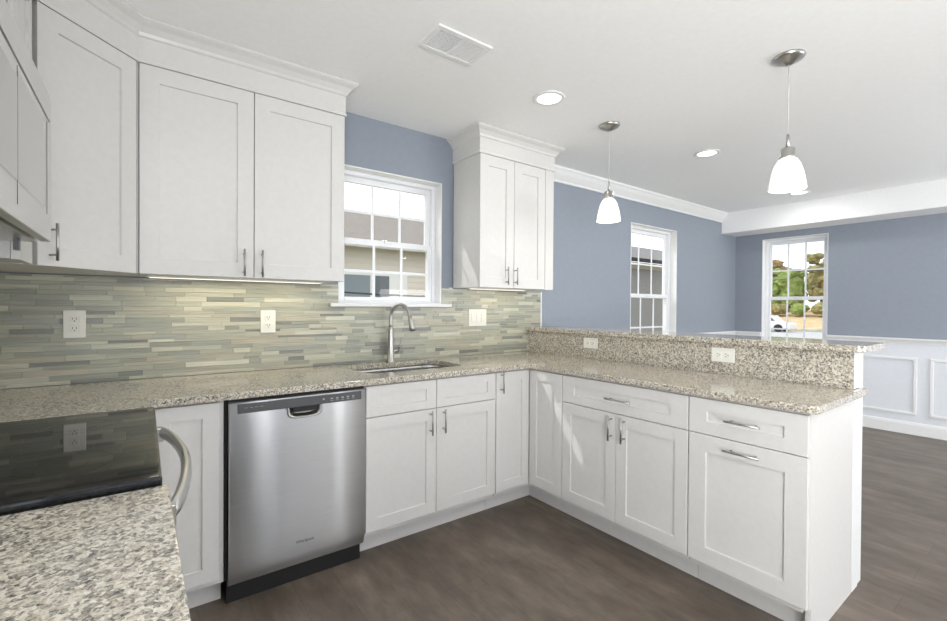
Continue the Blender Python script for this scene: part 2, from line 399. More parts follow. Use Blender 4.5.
def pull(fr, a, z, length, horiz, parent, proj=.032, r=.0047):
    b = MB(fr); h = length / 2
    if fr[1].z == 0 and abs(abs(fr[1].x) + abs(fr[1].y) - 1) < 1e-6 and fr[0].length > 1.9 and fr[0].x < 2.4: k_ = .985; a *= k_; z = CZ + (z - CZ) * k_
    if horiz:
        b.tube([(a - h, proj, z), (a + h, proj, z)], r, 10)
        for s_ in (-1, 1): b.tube([(a + s_ * h * .68, 0.0, z), (a + s_ * h * .68, proj, z)], r * .8, 8)
    else:
        b.tube([(a, proj, z - h), (a, proj, z + h)], r, 10)
        for s_ in (-1, 1): b.tube([(a, 0.0, z + s_ * h * .68), (a, proj, z + s_ * h * .68)], r * .8, 8)
    return b.build('handle', M_nickel, parent)
ZD0, ZD1, ZS = .138, .876, .716      # door bottom, top, split under the drawers
TK = .105                            # toe recess

# --- corner cabinet left of the dishwasher
cc = thing('base_cabinet', 'white single-door base cabinet between the range and the dishwasher', 'cabinet', (.15, 2.4, 0))
MB().prism([(XL + .02, YW - .015), (XL + .02, 1.905), (.0, 1.905), (.0, YB + .02), (.268, YB + .02), (.268, YW - .015)], .115, ZT0 - .001).build('body', M_cab, cc, bevel=.001)
shaker('door', FB(), .022, .250, ZD0, ZD1, cc, .058)
BX(-.10, .268, YB + TK, YB + TK + .015, 0, .115).build('toe_kick', M_cab, cc)

# --- sink cabinet
sc_ = thing('base_cabinet', 'white sink base cabinet with two false drawer fronts and two doors', 'cabinet', (1.3, 2.4, 0))
b = MB(); x0, x1 = .8885, 1.7235; t = .018
b.box(x0, x0 + t, YB + .02, YW - .015, .115, ZT0 - .001); b.box(x1 - t, x1, YB + .02, YW - .015, .115, ZT0 - .001)
b.box(x0 + t, x1 - t, YB + .02, YW - .015, .115, .133); b.box(x0 + t, x1 - t, YW - .027, YW - .015, .133, ZT0 - .001); b.box(x0 + t, x1 - t, YB + .02, YB + .04, .133, ZT0 - .001)
b.build('body', M_cab, sc_)
xm = 1.300
for a0, a1, hx in ((.8885, xm, xm - .026), (xm, 1.722, xm + .062 - .003)):
    shaker('false_drawer_front', FB(), a0, a1, ZS, ZD1, sc_, .060, rw=.046)
for a0, a1, hx in ((.8885, xm, 1.277), (xm, 1.722, 1.362)):
    d = shaker('door', FB(), a0, a1, ZD0, ZS, sc_); pull(FB(), hx, .634, .132, False, d)
BX(.892, 1.7235, YB + TK, YB + TK + .015, 0, .115).build('toe_kick', M_cab, sc_)

# --- inside-corner cabinet
ic = thing('base_cabinet', 'white inside-corner base cabinet with two narrow doors meeting at a right angle', 'cabinet', (2.2, 2.3, 0))
MB().prism([(1.727, YB + .02), (XP + .02, YB + .02), (XP + .02, 1.8195), (XR + .015, 1.8195), (XR + .015, YW - .015), (1.727, YW - .015)], .115, ZT0 - .001).build('body', M_cab, ic)
d = shaker('door', FB(), 1.7255, XP - .001, ZD0, ZD1, ic, .060); pull(FB(), 1.787, .808, .130, False, d)
shaker('door', FP(), 1.8195, YB - .001, ZD0, ZD1, ic, .060)
MB().prism([(1.727, YB + TK), (XP + TK, YB + TK), (XP + TK, 1.8195), (XP + TK + .015, 1.8195), (XP + TK + .015, YB + TK + .015), (1.727, YB + TK + .015)], 0, .115).build('toe_kick', M_cab, ic)

# --- peninsula double cabinet
pc = thing('base_cabinet', 'white peninsula cabinet with one wide drawer above two doors', 'cabinet', (2.3, 1.43, 0))
BX(XP + .02, XR + .015, 1.0555, 1.8165, .115, ZT0 - .001).build('body', M_cab, pc)
d = shaker('drawer', FP(), 1.0535, 1.8175, ZS, ZD1, pc, .085, rw=.05); pull(FP(), 1.438, .785, .155, True, d)
d = shaker('door', FP(), 1.443, 1.8175, ZD0, ZS, pc); pull(FP(), 1.490, .630, .132, False, d)
d = shaker('door', FP(), 1.0535, 1.443, ZD0, ZS, pc); pull(FP(), 1.410, .632, .132, False, d)
BX(XP + TK, XP + TK + .015, 1.0535, 1.8175, 0, .115).build('toe_kick', M_cab, pc)

# --- peninsula end cabinet
pe = thing('base_cabinet', 'white end cabinet of the peninsula with a drawer over a tall pull-out front', 'cabinet', (2.3, .82, 0))
BX(XP + .02, XR + .015, YE + .020, 1.0515, .115, ZT0 - .001).build('body', M_cab, pe)
d = shaker('drawer', FP(), YE, 1.0515, ZS, ZD1, pe, .078, rw=.055); pull(FP(), .830, .791, .138, True, d)
d = shaker('pull_out_door', FP(), YE, 1.0515, ZD0, ZS, pe, .075, rw=.075); pull(FP(), .832, .664, .138, True, d)
BX(XP + TK, XP + TK + .015, YE + .02, 1.0515, 0, .115).build('toe_kick', M_cab, pe)
b = MB()
pts = [(XP + .0205, .13), (XP + .0205, ZT0 - .001), (XR - .004, ZT0 - .001), (XR - .004, 0), (XP + .045, 0), (XP + .045, .13)]
n0 = [b.P((x, YE, z)) for x, z in pts]; n1 = [b.P((x, YE + .018, z)) for x, z in pts]
b.face(n0[::-1]); b.face(n1)
for i in range(len(pts)): j = (i + 1) % len(pts); b.face([n0[i], n0[j], n1[j], n1[i]])
b.build('end_panel', M_cab, pe)

# --- near cabinet under the left counter (only its worktop shows)
nc = thing('base_cabinet', 'white base cabinet under the near-left granite counter', 'cabinet', (-.3, .6, 0))
BX(XL + .02, -.02, .03, 1.075, .115, ZT0 - .001).build('body', M_cab, nc)
fN = (Vector((.0, 0, 0)), Vector((0, 1, 0)), Vector((1, 0, 0)))
d = shaker('drawer', fN, .04, 1.07, ZS, ZD1, nc, .085, rw=.05); pull(fN, .55, .79, .16, True, d)
for a0, a1, hy in ((.04, .555, .52), (.555, 1.07, .59)):
    d = shaker('door', fN, a0, a1, ZD0, ZS, nc); pull(fN, hy, .62, .132, False, d)
BX(-.12, -.105, .03, 1.075, 0, .115).build('toe_kick', M_cab, nc)

# ------------------------------------------------------------------ wall cabinets
ul = thing('wall_cabinet', 'white two-door wall cabinet left of the sink window', 'cabinet', (.43, 2.55, ZU))
BX(-.018, .880, YU + .02, YW - .014, ZU + .004, ZUT).build('body', M_cab, ul)
for a0, a1, hx in ((-.018, .430, .390), (.430, .880, .470)):
    d = shaker('door', FU(), a0, a1, ZU, ZUT, ul, .070); pull(FU(), hx, 1.482, .130, False, d)
# diagonal corner
DA, DB = Vector((-.022, YU, 0)), Vector((-.302, YU - .280, 0))
u = (DA - DB).normalized(); nrm = Vector((u.y, -u.x, 0)); L = (DA - DB).length
FD = (DB, u, nrm)
dc = thing('wall_cabinet', 'white diagonal corner wall cabinet with one tall door', 'cabinet', (-.35, 2.4, ZU))
e_ = nrm * -.0215
MB().prism([(DB.x + e_.x, DB.y + e_.y), (DA.x + e_.x, DA.y + e_.y), (-.0195, YU + .006), (-.0195, YW - .014), (XL + .014, YW - .014), (XL + .014, YU - .282)], ZU + .004, ZUT).build('body', M_cab, dc)
d = shaker('door', FD, .012, L - .004, ZU, ZUT, dc, .068); pull(FD, .052, 1.492, .130, False, d)
# over the microwave
FM = (Vector((-.300, 0, 0)), Vector((0, 1, 0)), Vector((1, 0, 0)))
om = thing('wall_cabinet', 'white short wall cabinet above the microwave', 'cabinet', (-.45, 1.5, 1.905))
BX(XL + .014, -.320, 1.122, 1.880, 1.908, ZUT).build('body', M_cab, om)
for a0, a1, hy in ((1.122, 1.500, 1.47), (1.500, 1.880, 1.53)):
    d = shaker('door', FM, a0, a1, 1.908, ZUT, om, .06); pull(FM, hy, 1.985, .10, False, d)
nf = thing('wall_cabinet', 'white narrow filler cabinet between the microwave and the diagonal cabinet', 'cabinet', (-.45, 1.99, ZU))
BX(XL + .014, -.320, 1.884, 2.085, ZU + .004, ZUT).build('body', M_cab, nf)
shaker('filler_panel', FM, 1.884, 2.078, ZU, ZUT, nf, .055)
# right of window
ur = thing('wall_cabinet', 'white two-door wall cabinet right of the sink window with a door panel on its end', 'cabinet', (2.15, 2.55, ZU))
BX(1.806, 2.492, YU + .0205, YW - .014, ZU + .004, ZUT).build('body', M_cab, ur)
for a0, a1, hx in ((1.806, 2.112, 2.066), (2.112, 2.421, 2.151)):
    d = shaker('door', FU(), a0, a1, ZU, ZUT, ur, .072); pull(FU(), hx, 1.496, .122, False, d)
BX(2.423, 2.492, YU, YU + .0200, ZU, ZUT).build('corner_stile', M_cab, ur, bevel=.001)
FEnd = (Vector((2.513, 0, 0)), Vector((0, 1, 0)), Vector((1, 0, 0)))
d = shaker('end_door', FEnd, YU + .001, YW - .016, ZU, ZUT, ur, .06); pull(FEnd, YU + .040, 1.492, .122, False, d)

# crown / frieze over the cabinets
def cab_crown(name, path, label):
    prof = [(-.012, ZUT + .0005), (.004, ZUT + .0005), (.004, ZUT + .012), (.000, ZUT + .016), (.0, ZC - .068), (.007, ZC - .062), (.012, ZC - .050), (.028, ZC - .030), (.046, ZC - .018), (.054, ZC - .010), (.054, ZC - .0008), (-.012, ZC - .0008)]
    return tag(MB().sweep(prof, path).build(name, M_cab), label, 'crown moulding')
k45 = math.tan(math.radians(22.5))
cab_crown('cabinet_crown', [(-.302, 1.10, 1, 0), (-.302, YU - .280, 1, -k45), (-.022, YU, k45, -1), (.884, YU, 1, -1), (.884, YW - .002, 1, 0)], 'white crown and frieze running over the left wall cabinets')
cab_crown('cabinet_crown', [(1.802, YW - .002, -1, 0), (1.802, YU, -1, -1), (2.517, YU, 1, -1), (2.517, YW - .002, 1, 0)], 'white crown and frieze capping the cabinet right of the sink window')

# light bars under the wall cabinets
def led(x0, x1, y, label):
    t = thing('under_cabinet_light', label, 'lamp', ((x0 + x1) / 2, y, ZU - .012), group=None)
    BX(x0, x1, y - .02, y + .02, ZU - .003, ZU + .0035).build('housing', M_trim, t)
    BX(x0 + .01, x1 - .01, y - .012, y + .012, ZU - .005, ZU - .0032).build('diffuser', M_led, t)
    o = light('led_glow', 'AREA', (1.7 if x0 < 1 else 1.0) * (x1 - x0), ((x0 + x1) / 2, y, ZU - .007), (0, 0, 0), (1, .90, .68), shape='RECTANGLE', size=x1 - x0 - .03, size_y=.02)
led(.01, .82, YU + .20, 'slim light bar under the two-door cabinet left of the window')
led(1.86, 2.40, YU + .20, 'slim light bar under the cabinet right of the window')

# ------------------------------------------------------------------ worktop
def round_corner(p, a, c, r, n=6):
    """fillet corner p coming from a going to c"""
    p, a, c = Vector(p), Vector(a), Vector(c); d1 = (a - p).normalized(); d2 = (c - p).normalized()
    s = p + d1 * r; e = p + d2 * r; o = p + (d1 + d2) * r
    out = []
    for k in range(n + 1):
        t = k / n * math.pi / 2; out.append(tuple(o - d2 * r * math.cos(t) - d1 * r * math.sin(t)))
    return out
def slab(name, outline, z0, z1, mt, hole=None, parent=None, bevel=.0035):
    bm = bmesh.new()
    vs = [bm.verts.new((x, y, z1)) for x, y in outline]; es = [bm.edges.new((vs[i], vs[(i + 1) % len(vs)])) for i in range(len(vs))]
    if hole:
        hv = [bm.verts.new((x, y, z1)) for x, y in hole]; es += [bm.edges.new((hv[i], hv[(i + 1) % len(hv)])) for i in range(len(hv))]
    bmesh.ops.triangle_fill(bm, edges=es, use_beauty=True)
    bmesh.ops.recalc_face_normals(bm, faces=bm.faces)
    if bm.faces[:][0].normal.z < 0: bmesh.ops.reverse_faces(bm, faces=bm.faces)
    bmesh.ops.dissolve_limit(bm, angle_limit=.01, verts=bm.verts, edges=bm.edges)
    r = bmesh.ops.extrude_face_region(bm, geom=bm.faces[:])
    bmesh.ops.translate(bm, verts=[g for g in r['geom'] if isinstance(g, bmesh.types.BMVert)], vec=(0, 0, z0 - z1))
    bmesh.ops.recalc_face_normals(bm, faces=bm.faces)
    me = bpy.data.meshes.new(name); bm.to_mesh(me); bm.free(); me.materials.append(mt)
    o = bpy.data.objects.new(name, me); C.objects.link(o)
    bv = o.modifiers.new('bevel', 'BEVEL'); bv.width = bevel; bv.segments = 2; bv.limit_method = 'ANGLE'; bv.angle_limit = math.radians(40)
    return o
def rrect(x0, x1, y0, y1, r, n=6):
    out = []
    for p, a, c in (((x0, y0), (x0, y1), (x1, y0)), ((x1, y0), (x0, y0), (x1, y1)), ((x1, y1), (x1, y0), (x0, y1)), ((x0, y1), (x1, y1), (x0, y0))):
        out += round_corner(p, a, c, r, n)
    return out
CF = YB - .026           # counter front, sink run
CP = XP - .016           # counter front, peninsula
yEnd = YE - .028
HX0, HX1, HY0, HY1 = .965, 1.600, 2.245, 2.610
out = [(XL + .002, 1.874), (.019, 1.874), (.019, CF), (CP, CF)] + round_corner((CP, yEnd), (CP, CF), (XR + .10, yEnd), .032) + [(XR + .105, yEnd), (XR + .105, YE - .001), (XR, YE - .001), (XR, YW - .0105), (XL + .002, YW - .0105)]
wt = slab('countertop', out, ZT0, ZT1, M_granite, hole=rrect(HX0, HX1, HY0, HY1, .075))
tag(wt, 'speckled granite worktop wrapping from the range past the sink along the peninsula', 'countertop')
near = slab('countertop', [(XL + .002, .02), (.048, .02)] + round_corner((.040, 1.088), (.048, .02), (XL, 1.088), .012) + [(XL + .002, 1.088)], ZT0, ZT1, M_granite)
tag(near, 'speckled beige granite counter in the near-left foreground beside the range', 'countertop')
tag(BX(XR, XR + .0195, YE + .002, YW - .0108, ZT1 + .0006, ZR0 - .0006).build('granite_splash', M_granite), 'upright speckled granite splash below the raised bar', 'backsplash')
bt = slab('bar_top', round_corner((XR - .030, YE - .042), (XR - .030, 2.7), (2.85, YE - .042), .030) + round_corner((2.90, YE - .042), (XR, YE - .042), (2.90, 2.7), .02) + [(2.90, YW - .002), (2.722, YW - .002), (XR - .030, YW - .011 - .0)], ZR0, ZR1, M_granite)
tag(bt, 'raised granite bar top along the peninsula', 'bar top')
# knee wall under the bar
tag(BX(XR + .020, 2.715, YE + .022, YW - .012, 0, ZR0 - .001).build('wall_peninsula', M_white_wall, bevel=.001), 'white half wall carrying the raised bar', 'wall', kind='structure')
tag(MB().box(XR + .006, XR + .090, YE - .001, YE + .0215, 0, ZT0 - .002).box(XR + .021, XR + .090, YE + .001, YE + .0215, ZT1 + .002, ZR0 - .002).box(XR + .006, XR + .0205, YE - .0015, YE + .0015, ZT1 + .002, ZR0 - .002).box(XR + .098, 2.7155, YE + .003, YE + .0215, 0, ZR0 - .002).build('trim_20', M_trim, bevel=.001), 'white corner boards on the end of the half wall', 'trim', kind='structure')

# ------------------------------------------------------------------ mosaic splash
def mosaic(name, label, frame, a0, a1, z0, z1, holes, seed):
    r = random.Random(seed); O, uu, nn = frame
    pal = [((.41, .405, .325), 22), ((.36, .36, .29), 22), ((.30, .305, .25), 14), ((.49, .48, .385), 15), ((.22, .225, .20), 10), ((.41, .38, .30), 12), ((.33, .34, .295), 12), ((.54, .53, .44), 7)]
    cols = [tuple(1.07 * q for q in c) for c, w in pal for _ in range(w)]
    root = thing(name, label, 'backsplash', O + uu * ((a0 + a1) / 2) + Vector((0, 0, z0)))
    v = []; f = []; fc = []
    def blk(p, q, s, t, d, c):
        n0 = len(v); e = .0008
        for (a, bb, z) in ((p, .002, s), (q, .002, s), (q, .002, t), (p, .002, t), (p, d - e, s), (q, d - e, s), (q, d - e, t), (p, d - e, t), (p + e, d, s + e), (q - e, d, s + e), (q - e, d, t - e), (p + e, d, t - e)):
            v.append(O + uu * a + nn * bb + Vector((0, 0, z)) - root.location)
        for q_ in ((8, 9, 10, 11), (4, 5, 9, 8), (5, 6, 10, 9), (6, 7, 11, 10), (7, 4, 8, 11), (0, 1, 5, 4), (1, 2, 6, 5), (2, 3, 7, 6), (3, 0, 4, 7)):
            f.append([n0 + k for k in q_]); fc.append(c)
    z = z0 + .001; g = .0011
    rows = []
    while z < z1 - .006:
        h = r.choice([.0135, .0165, .0195, .0225, .0255]);
        if z + h > z1 - .008: h = z1 - z
        rows.append((z, z + h - g)); z += h
    for s, t in rows:
        spans = [(a0, a1)]
        for h0, h1, k0, k1 in holes:
            if t > k0 and s < k1:
                ns = []
                for p, q in spans:
                    if h1 <= p or h0 >= q: ns.append((p, q)); continue
                    if p < h0: ns.append((p, h0))
                    if q > h1: ns.append((h1, q))
                spans = ns
        for p, q in spans:
            x = p; first = True
            while x < q - 1e-4:
                l = r.choice([.08, .12, .16, .20, .26]) * r.uniform(.8, 1.15)
                if first: l *= r.uniform(.3, 1); first = False
                if q - (x + l) < .03: l = q - x
                c = r.choice(cols); j = r.uniform(.92, 1.08)
                blk(x + g / 2, x + l - g / 2, s, t, r.choice([.0075, .0082, .009]), tuple(k * j for k in c)); x += l
    me = bpy.data.meshes.new('tile_field'); me.from_pydata([tuple(p) for p in v], [], f)
    at = me.attributes.new('tile_colour', 'FLOAT_COLOR', 'FACE')
    for i, c in enumerate(fc): at.data[i].color = (*c, 1)
    me.materials.append(M_mosaic); me.update()
    bm = bmesh.new(); bm.from_mesh(me); bmesh.ops.recalc_face_normals(bm, faces=bm.faces); bm.to_mesh(me); bm.free()
    o = bpy.data.objects.new('tile_field', me); C.objects.link(o); o.parent = root
    b = MB((O, uu, nn))
    for p, q, s, t in wall_rects(a0, a1, z0, z1, holes): b.box(p, q, .0004, .006, s, t)
    b.build('grout', M_grout, root)
    return root
sill_hole = (.903, 1.777, K_WIN[2] - .024, K_WIN[2] + .0001)
win_hole = (K_WIN[0], K_WIN[1], K_WIN[2], 1.5)
bs = mosaic('mosaic_backsplash', 'grey-green glass and stone strip mosaic behind the sink run', (Vector((0, YW, 0)), Vector((1, 0, 0)), Vector((0, -1, 0))), XL + .012, 2.70, ZT1 + .0006, ZU - .001, [sill_hole, win_hole], 3)
BX(2.7005, 2.712, YW - .011, YW - .0005, ZR1 + .001, ZU - .002).build('edge_trim', M_trim, bs)
BX(1.777, 1.803, YW - .0095, YW - .0005, ZU - .0005, ZU + .006).build('edge_trim', M_trim, bs)
mosaic('mosaic_backsplash', 'grey-green strip mosaic on the wall behind the range', (Vector((XL, 0, 0)), Vector((0, 1, 0)), Vector((1, 0, 0))), .02, YW - .012, ZT1 + .0006, ZU - .001, [], 5)

# ------------------------------------------------------------------ outlets and switch
def plate(name, label, cat, fr, a, z, w, h, kind, group=None):
    O, uu, nn = fr
    t = thing(name, label, cat, O + uu * a + nn * .0 + Vector((0, 0, z)), group)
    MB(fr).box(a - w / 2, a + w / 2, .0, .006, z - h / 2, z + h / 2).build('cover_plate', M_plate, t, bevel=.0025)
    if kind == 'v' or kind == 'h':
        for s_ in (-1, 1):
            da, dz = (0, s_ * .0215) if kind == 'v' else (s_ * .0215, 0)
            b = MB(fr); b.box(a + da - .0165, a + da + .0165, .0062, .0085, z + dz - .0145, z + dz + .0145) if kind == 'v' else b.box(a + da - .0145, a + da + .0145, .0062, .0085, z + dz - .0165, z + dz + .0165)
            so = b.build('socket', M_plate, t, bevel=.003)
            b = MB(fr)
            if kind == 'v':
                for q in (-.0065, .0065): b.box(a + q - .0013, a + q + .0013, .0086, .0092, z + dz - .001, z + dz + .008)
                b.tube([(a, .0086, z + dz - .0075), (a, .0092, z + dz - .0075)], .0028, 8)
            else:
                for q in (-.0065, .0065): b.box(a + da - .001, a + da + .008, .0086, .0092, z + q - .0013, z + q + .0013)
                b.tube([(a + da - .0075, .0086, z), (a + da - .0075, .0092, z)], .0028, 8)
            b.build('slots', M_slot, so)
    else:
        for s_ in (-1, 0, 1):
            MB(fr).box(a + s_ * .046 - .0165, a + s_ * .046 + .0165, .0062, .0095, z - .033, z + .033).build('rocker', M_plate, t, bevel=.002)
    return t
FW = (Vector((0, YW - .0093, 0)), Vector((1, 0, 0)), Vector((0, -1, 0)))
FG = (Vector((XR - .0005, 0, 0)), Vector((0, 1, 0)), Vector((-1, 0, 0)))
plate('outlet', 'cream wall outlet in the mosaic nearest the range', 'outlet', FW, -.253, 1.186, .078, .126, 'v')
plate('outlet', 'cream wall outlet in the mosaic between the range and the faucet', 'outlet', FW, .560, 1.186, .078, .126, 'v')
plate('light_switch', 'cream three-gang switch plate in the mosaic right of the faucet', 'switch', FW, 2.031, 1.194, .165, .126, 's')
plate('outlet', 'sideways cream outlet on the granite splash nearer the mosaic wall', 'outlet', FG, 2.056, 1.023, .122, .074, 'h')
plate('outlet', 'sideways cream outlet on the granite splash nearer the bar end', 'outlet', FG, 1.155, 1.020, .122, .078, 'h')

# ------------------------------------------------------------------ sink and faucet
sk = thing('sink', 'stainless undermount sink set in the granite below the window', 'sink', (1.28, 2.43, .70))
b = MB(); prof = [(.0, ZT0 - .0008), (-.001, ZT0 - .02), (.004, .735), (.012, .712), (.035, .702)]
rings = []
for ins, z in prof:
    rings.append([b.P((x, y, z)) for x, y in rrect(HX0 - .006 + ins, HX1 + .006 - ins, HY0 - .006 + ins, HY1 + .006 - ins, max(.078 - ins, .02))])
for p, q in zip(rings, rings[1:]):
    n_ = len(p)
    for k in range(n_): b.face([p[k], p[(k + 1) % n_], q[(k + 1) % n_], q[k]], True)
b.face(rings[-1])
o = b.build('basin', M_sink, sk); sd = o.modifiers.new('thick', 'SOLIDIFY'); sd.thickness = .0015; sd.offset = 1
MB().lathe([(.0, .7045), (.035, .7045), (.042, .7065), (.045, .7035), (.045, .7025)], 1.28, 2.45, 24).build('drain', M_nickel, sk)
fx, fy = 1.290, 2.652
ft = thing('faucet', 'brushed nickel pull-down gooseneck faucet behind the sink', 'faucet', (fx, fy, ZT1))
MB().lathe([(0, ZT1 + .0003), (.028, ZT1 + .0003), (.028, ZT1 + .004), (.022, ZT1 + .010), (.0215, ZT1 + .11), (.0185, ZT1 + .135), (.0165, ZT1 + .20), (.013, ZT1 + .235), (0, ZT1 + .236)], fx, fy, 24).build('body', M_nickel, ft)
dx, dy = .30, -.954
zc = ZT1 + .29; rr = .084; pts = [(fx, fy, ZT1 + .20), (fx, fy, ZT1 + .25)]
for k in range(0, 17):
    a = math.pi - k / 16 * math.pi * .93
    d_ = rr + rr * math.cos(a); pts.append((fx + dx * d_, fy + dy * d_, zc + rr * math.sin(a)))
l1, l0 = Vector(pts[-1]), Vector(pts[-2]); dn = (l1 - l0).normalized()
pts.append(tuple(l1 + dn * .01)); MB().tube(pts, .0105, 14).build('spout', M_nickel, ft)
p0 = l1 + dn * .010; MB().tube([p0, p0 + dn * .02, p0 + dn * .075, p0 + dn * .092], [.0118, .0145, .0185, .0175], 16).build('spray_head', M_nickel, ft)
p1 = p0 + dn * .0925; MB().tube([p1, p1 + dn * .002], .0145, 16).build('nozzle', M_black, ft)
MB().tube([(fx + .012, fy, ZT1 + .070), (fx + .052, fy - .004, ZT1 + .074)], .0125, 14).tube([(fx + .050, fy - .004, ZT1 + .074), (fx + .062, fy - .01, ZT1 + .10), (fx + .075, fy - .016, ZT1 + .150)], [.0075, .006, .0048], 10).build('lever', M_nickel, ft)

# ------------------------------------------------------------------ dishwasher
X0, X1 = .282, .881
dw = thing('dishwasher', 'stainless steel built-in dishwasher with a dark control strip and pocket handle', 'dishwasher', ((X0 + X1) / 2, 2.4, 0))
BX(X0 + .004, X1 - .002, YB + .045, YW - .02, .115, .868).build('tub', M_black, dw)
# door: curved slab with a pocket opening
b = MB(); n_ = 14; zt, zb = .8655, .098; y_ = YB - .018; prof = []
fpts = []
for k in range(n_ + 1):
    q = k / n_; z = zb + (zt - zb) * q
    y = y_ + .010 * (2 * q - 1) ** 4
    if z < zb + .02: y += (zb + .02 - z) ** 2 / .02 * .6
    fpts.append((y, z))
PX0, PX1, PZ0, PZ1 = .517, .662, .777, .822
zs = sorted({z for _, z in fpts} | {PZ0, PZ1, .8180, .8630})
def yat(z):
    for (ya, za), (yb, zb_) in zip(fpts, fpts[1:]):
        if za - 1e-9 <= z <= zb_ + 1e-9: return ya + (yb - ya) * (z - za) / (zb_ - za)
xs = [X0, X0 + .004, PX0, PX1, X1 - .004, X1]
def yx(x, z): return yat(z) + (.004 if x in (X0, X1) else 0)
grid = {(x, z): b.P((x, yx(x, z), z)) for x in xs for z in zs}
for xa, xb in zip(xs, xs[1:]):
    for za, zb_ in zip(zs, zs[1:]):
        if xa >= PX0 and xb <= PX1 and za >= PZ0 and zb_ <= PZ1: continue
        b.face([grid[xa, za], grid[xb, za], grid[xb, zb_], grid[xa, zb_]], True)
yb_ = YB + .040
bk = {(x, z): b.P((x, yb_, z)) for x in (X0, X1) for z in (zs[0], zs[-1])}
b.face([bk[X0, zs[0]], bk[X1, zs[0]], bk[X1, zs[-1]], bk[X0, zs[-1]]])
for xe in (X0, X1): b.face([grid[xe, z] for z in zs] + [bk[xe, zs[-1]], bk[xe, zs[0]]])
b.face([grid[x, zs[-1]] for x in xs] + [bk[X1, zs[-1]], bk[X0, zs[-1]]]); b.face([grid[x, zs[0]] for x in xs] + [bk[X1, zs[0]], bk[X0, zs[0]]])
door = b.build('door', M_steel, dw)
uvl = door.data.uv_layers.new(name='brush')
for lp in door.data.loops: co = door.data.vertices[lp.vertex_index].co; uvl.data[lp.index].uv = (co.x, co.z)
# pocket bowl
b = MB(); fp = y_ - .0035
def arch(s_, y, zoff=0, n=14):
    pts = [((PX0 + PX1) / 2 - (PX1 - PX0) / 2 * s_, y, PZ1 + zoff)]
    cx = (PX0 + PX1) / 2; hw = (PX1 - PX0) / 2 * s_; hh = (PZ1 - PZ0) * s_
    for k in range(n + 1):
        a = math.pi + math.pi * k / n; c_, s2 = math.cos(a), math.sin(a)
        pts.append((cx + hw * math.copysign(abs(c_) ** .45, c_), y, PZ1 - .004 + hh * math.copysign(abs(s2) ** .55, s2)))
    pts.append((cx + hw, y, PZ1 + zoff)); return pts
rs = [[b.P(p) for p in arch(s_, y)] for s_, y in ((1.09, y_ + .001), (1.06, fp), (.96, fp), (.86, y_ + .012), (.72, y_ + .030))]
for p, q in zip(rs, rs[1:]):
    for k in range(len(p) - 1): b.face([p[k], p[k + 1], q[k + 1], q[k]], True)
b.face(rs[-1]); b.build('pocket_handle', M_nickel, dw, label='polished pocket grip')
BX(PX0 + .022, PX1 - .022, y_ + .008, y_ + .028, PZ1 - .026, PZ1 - .001).build('pocket_latch', M_black, dw)
ycs = y_ + .003
cp = BX(.315, .857, y_ + .001 - .0018, y_ + .012, .8205, .8600).build('control_strip', M_dgrey, dw, bevel=.001)
yy = y_ - .0014; marks = []
for k in range(5): marks.append((.705 + k * .026, .716 + k * .026, yy, yy + .0004, .838, .844))
for k in range(5): marks.append((.704 + k * .026, .718 + k * .026, yy, yy + .0004, .830, .832))
marks.append((.668, .676, yy, yy + .0004, .838, .846))
for k in range(4): marks.append((.34 + k * .02, .354 + k * .02, yy, yy + .0004, .842, .8435))
for q in marks: BX(*q).build('control_mark', M_nickel, cp)
BX(X0 + .002, X1 - .002, YB + .050, YB + .065, .0, .112).build('toe_panel', M_black, dw)
BX(X0 - .012, X0 - .001, YB + .02, YB + .06, .115, ZT0 - .002).build('gap_shade', M_gap, dw)  # black strip painting the shade in the side gap
BX(X0 + .001, X1 - .001, YB + .012, YB + .044, .868, ZT0 - .0015).build('gap_shade', M_gap, dw)  # black strip standing in for shade above the door
def text(s_, size, loc, rot, mt, name, parent, ext=.0004):
    cu = bpy.data.curves.new('t', 'FONT'); cu.body = s_; cu.size = size; cu.extrude = ext; cu.align_x = 'CENTER'; cu.align_y = 'CENTER'; cu.offset = .0002
    o = bpy.data.objects.new('t', cu); C.objects.link(o)
    bpy.context.view_layer.update(); dg = bpy.context.evaluated_depsgraph_get()
    me = bpy.data.meshes.new_from_object(o.evaluated_get(dg)); bpy.data.objects.remove(o); bpy.data.curves.remove(cu)
    me.transform(Matrix.Translation(Vector(loc) - wloc(parent)) @ rot.to_4x4()); me.materials.clear(); me.materials.append(mt)
    q = bpy.data.objects.new(name, me); C.objects.link(q); q.parent = parent; return q
text('Whirlpool', .019, (.591, yat(.207) - .0008, .207), Matrix.Rotation(math.radians(90), 3, 'X'), M_dgrey, 'nameplate', dw)

# ------------------------------------------------------------------ range
rg = thing('range', 'black glass-top range with an arched stainless handle', 'range', (-.3, 1.49, 0))
RY0, RY1 = 1.096, 1.868
BX(XL + .03, -.012, RY0 + .004, RY1 - .004, .02, ZT0 + .018).build('body', M_black, rg)
ct = BX(XL + .02, .030, RY0, RY1, ZT0 + .0195, .929).build('cooktop', M_cook, rg, bevel=.006, seg=3)
zt_ = .9291
def annulus(b, cx, cy, r0, r1, z, n=48):
    i = [b.P((cx + r0 * math.cos(6.28318 * k / n), cy + r0 * math.sin(6.28318 * k / n), z)) for k in range(n)]
    o = [b.P((cx + r1 * math.cos(6.28318 * k / n), cy + r1 * math.sin(6.28318 * k / n), z)) for k in range(n)]
    for k in range(n): j = (k + 1) % n; b.face([i[k], o[k], o[j], i[j]])
for cx, cy, r in ((-.16, 1.30, .105), (-.16, 1.68, .085), (-.43, 1.30, .08), (-.43, 1.68, .10)):
    for q in (1, .6):
        b = MB(); annulus(b, cx, cy, r * q - .0012, r * q, zt_ + .0002); b.build('burner_ring', M_mark, ct)
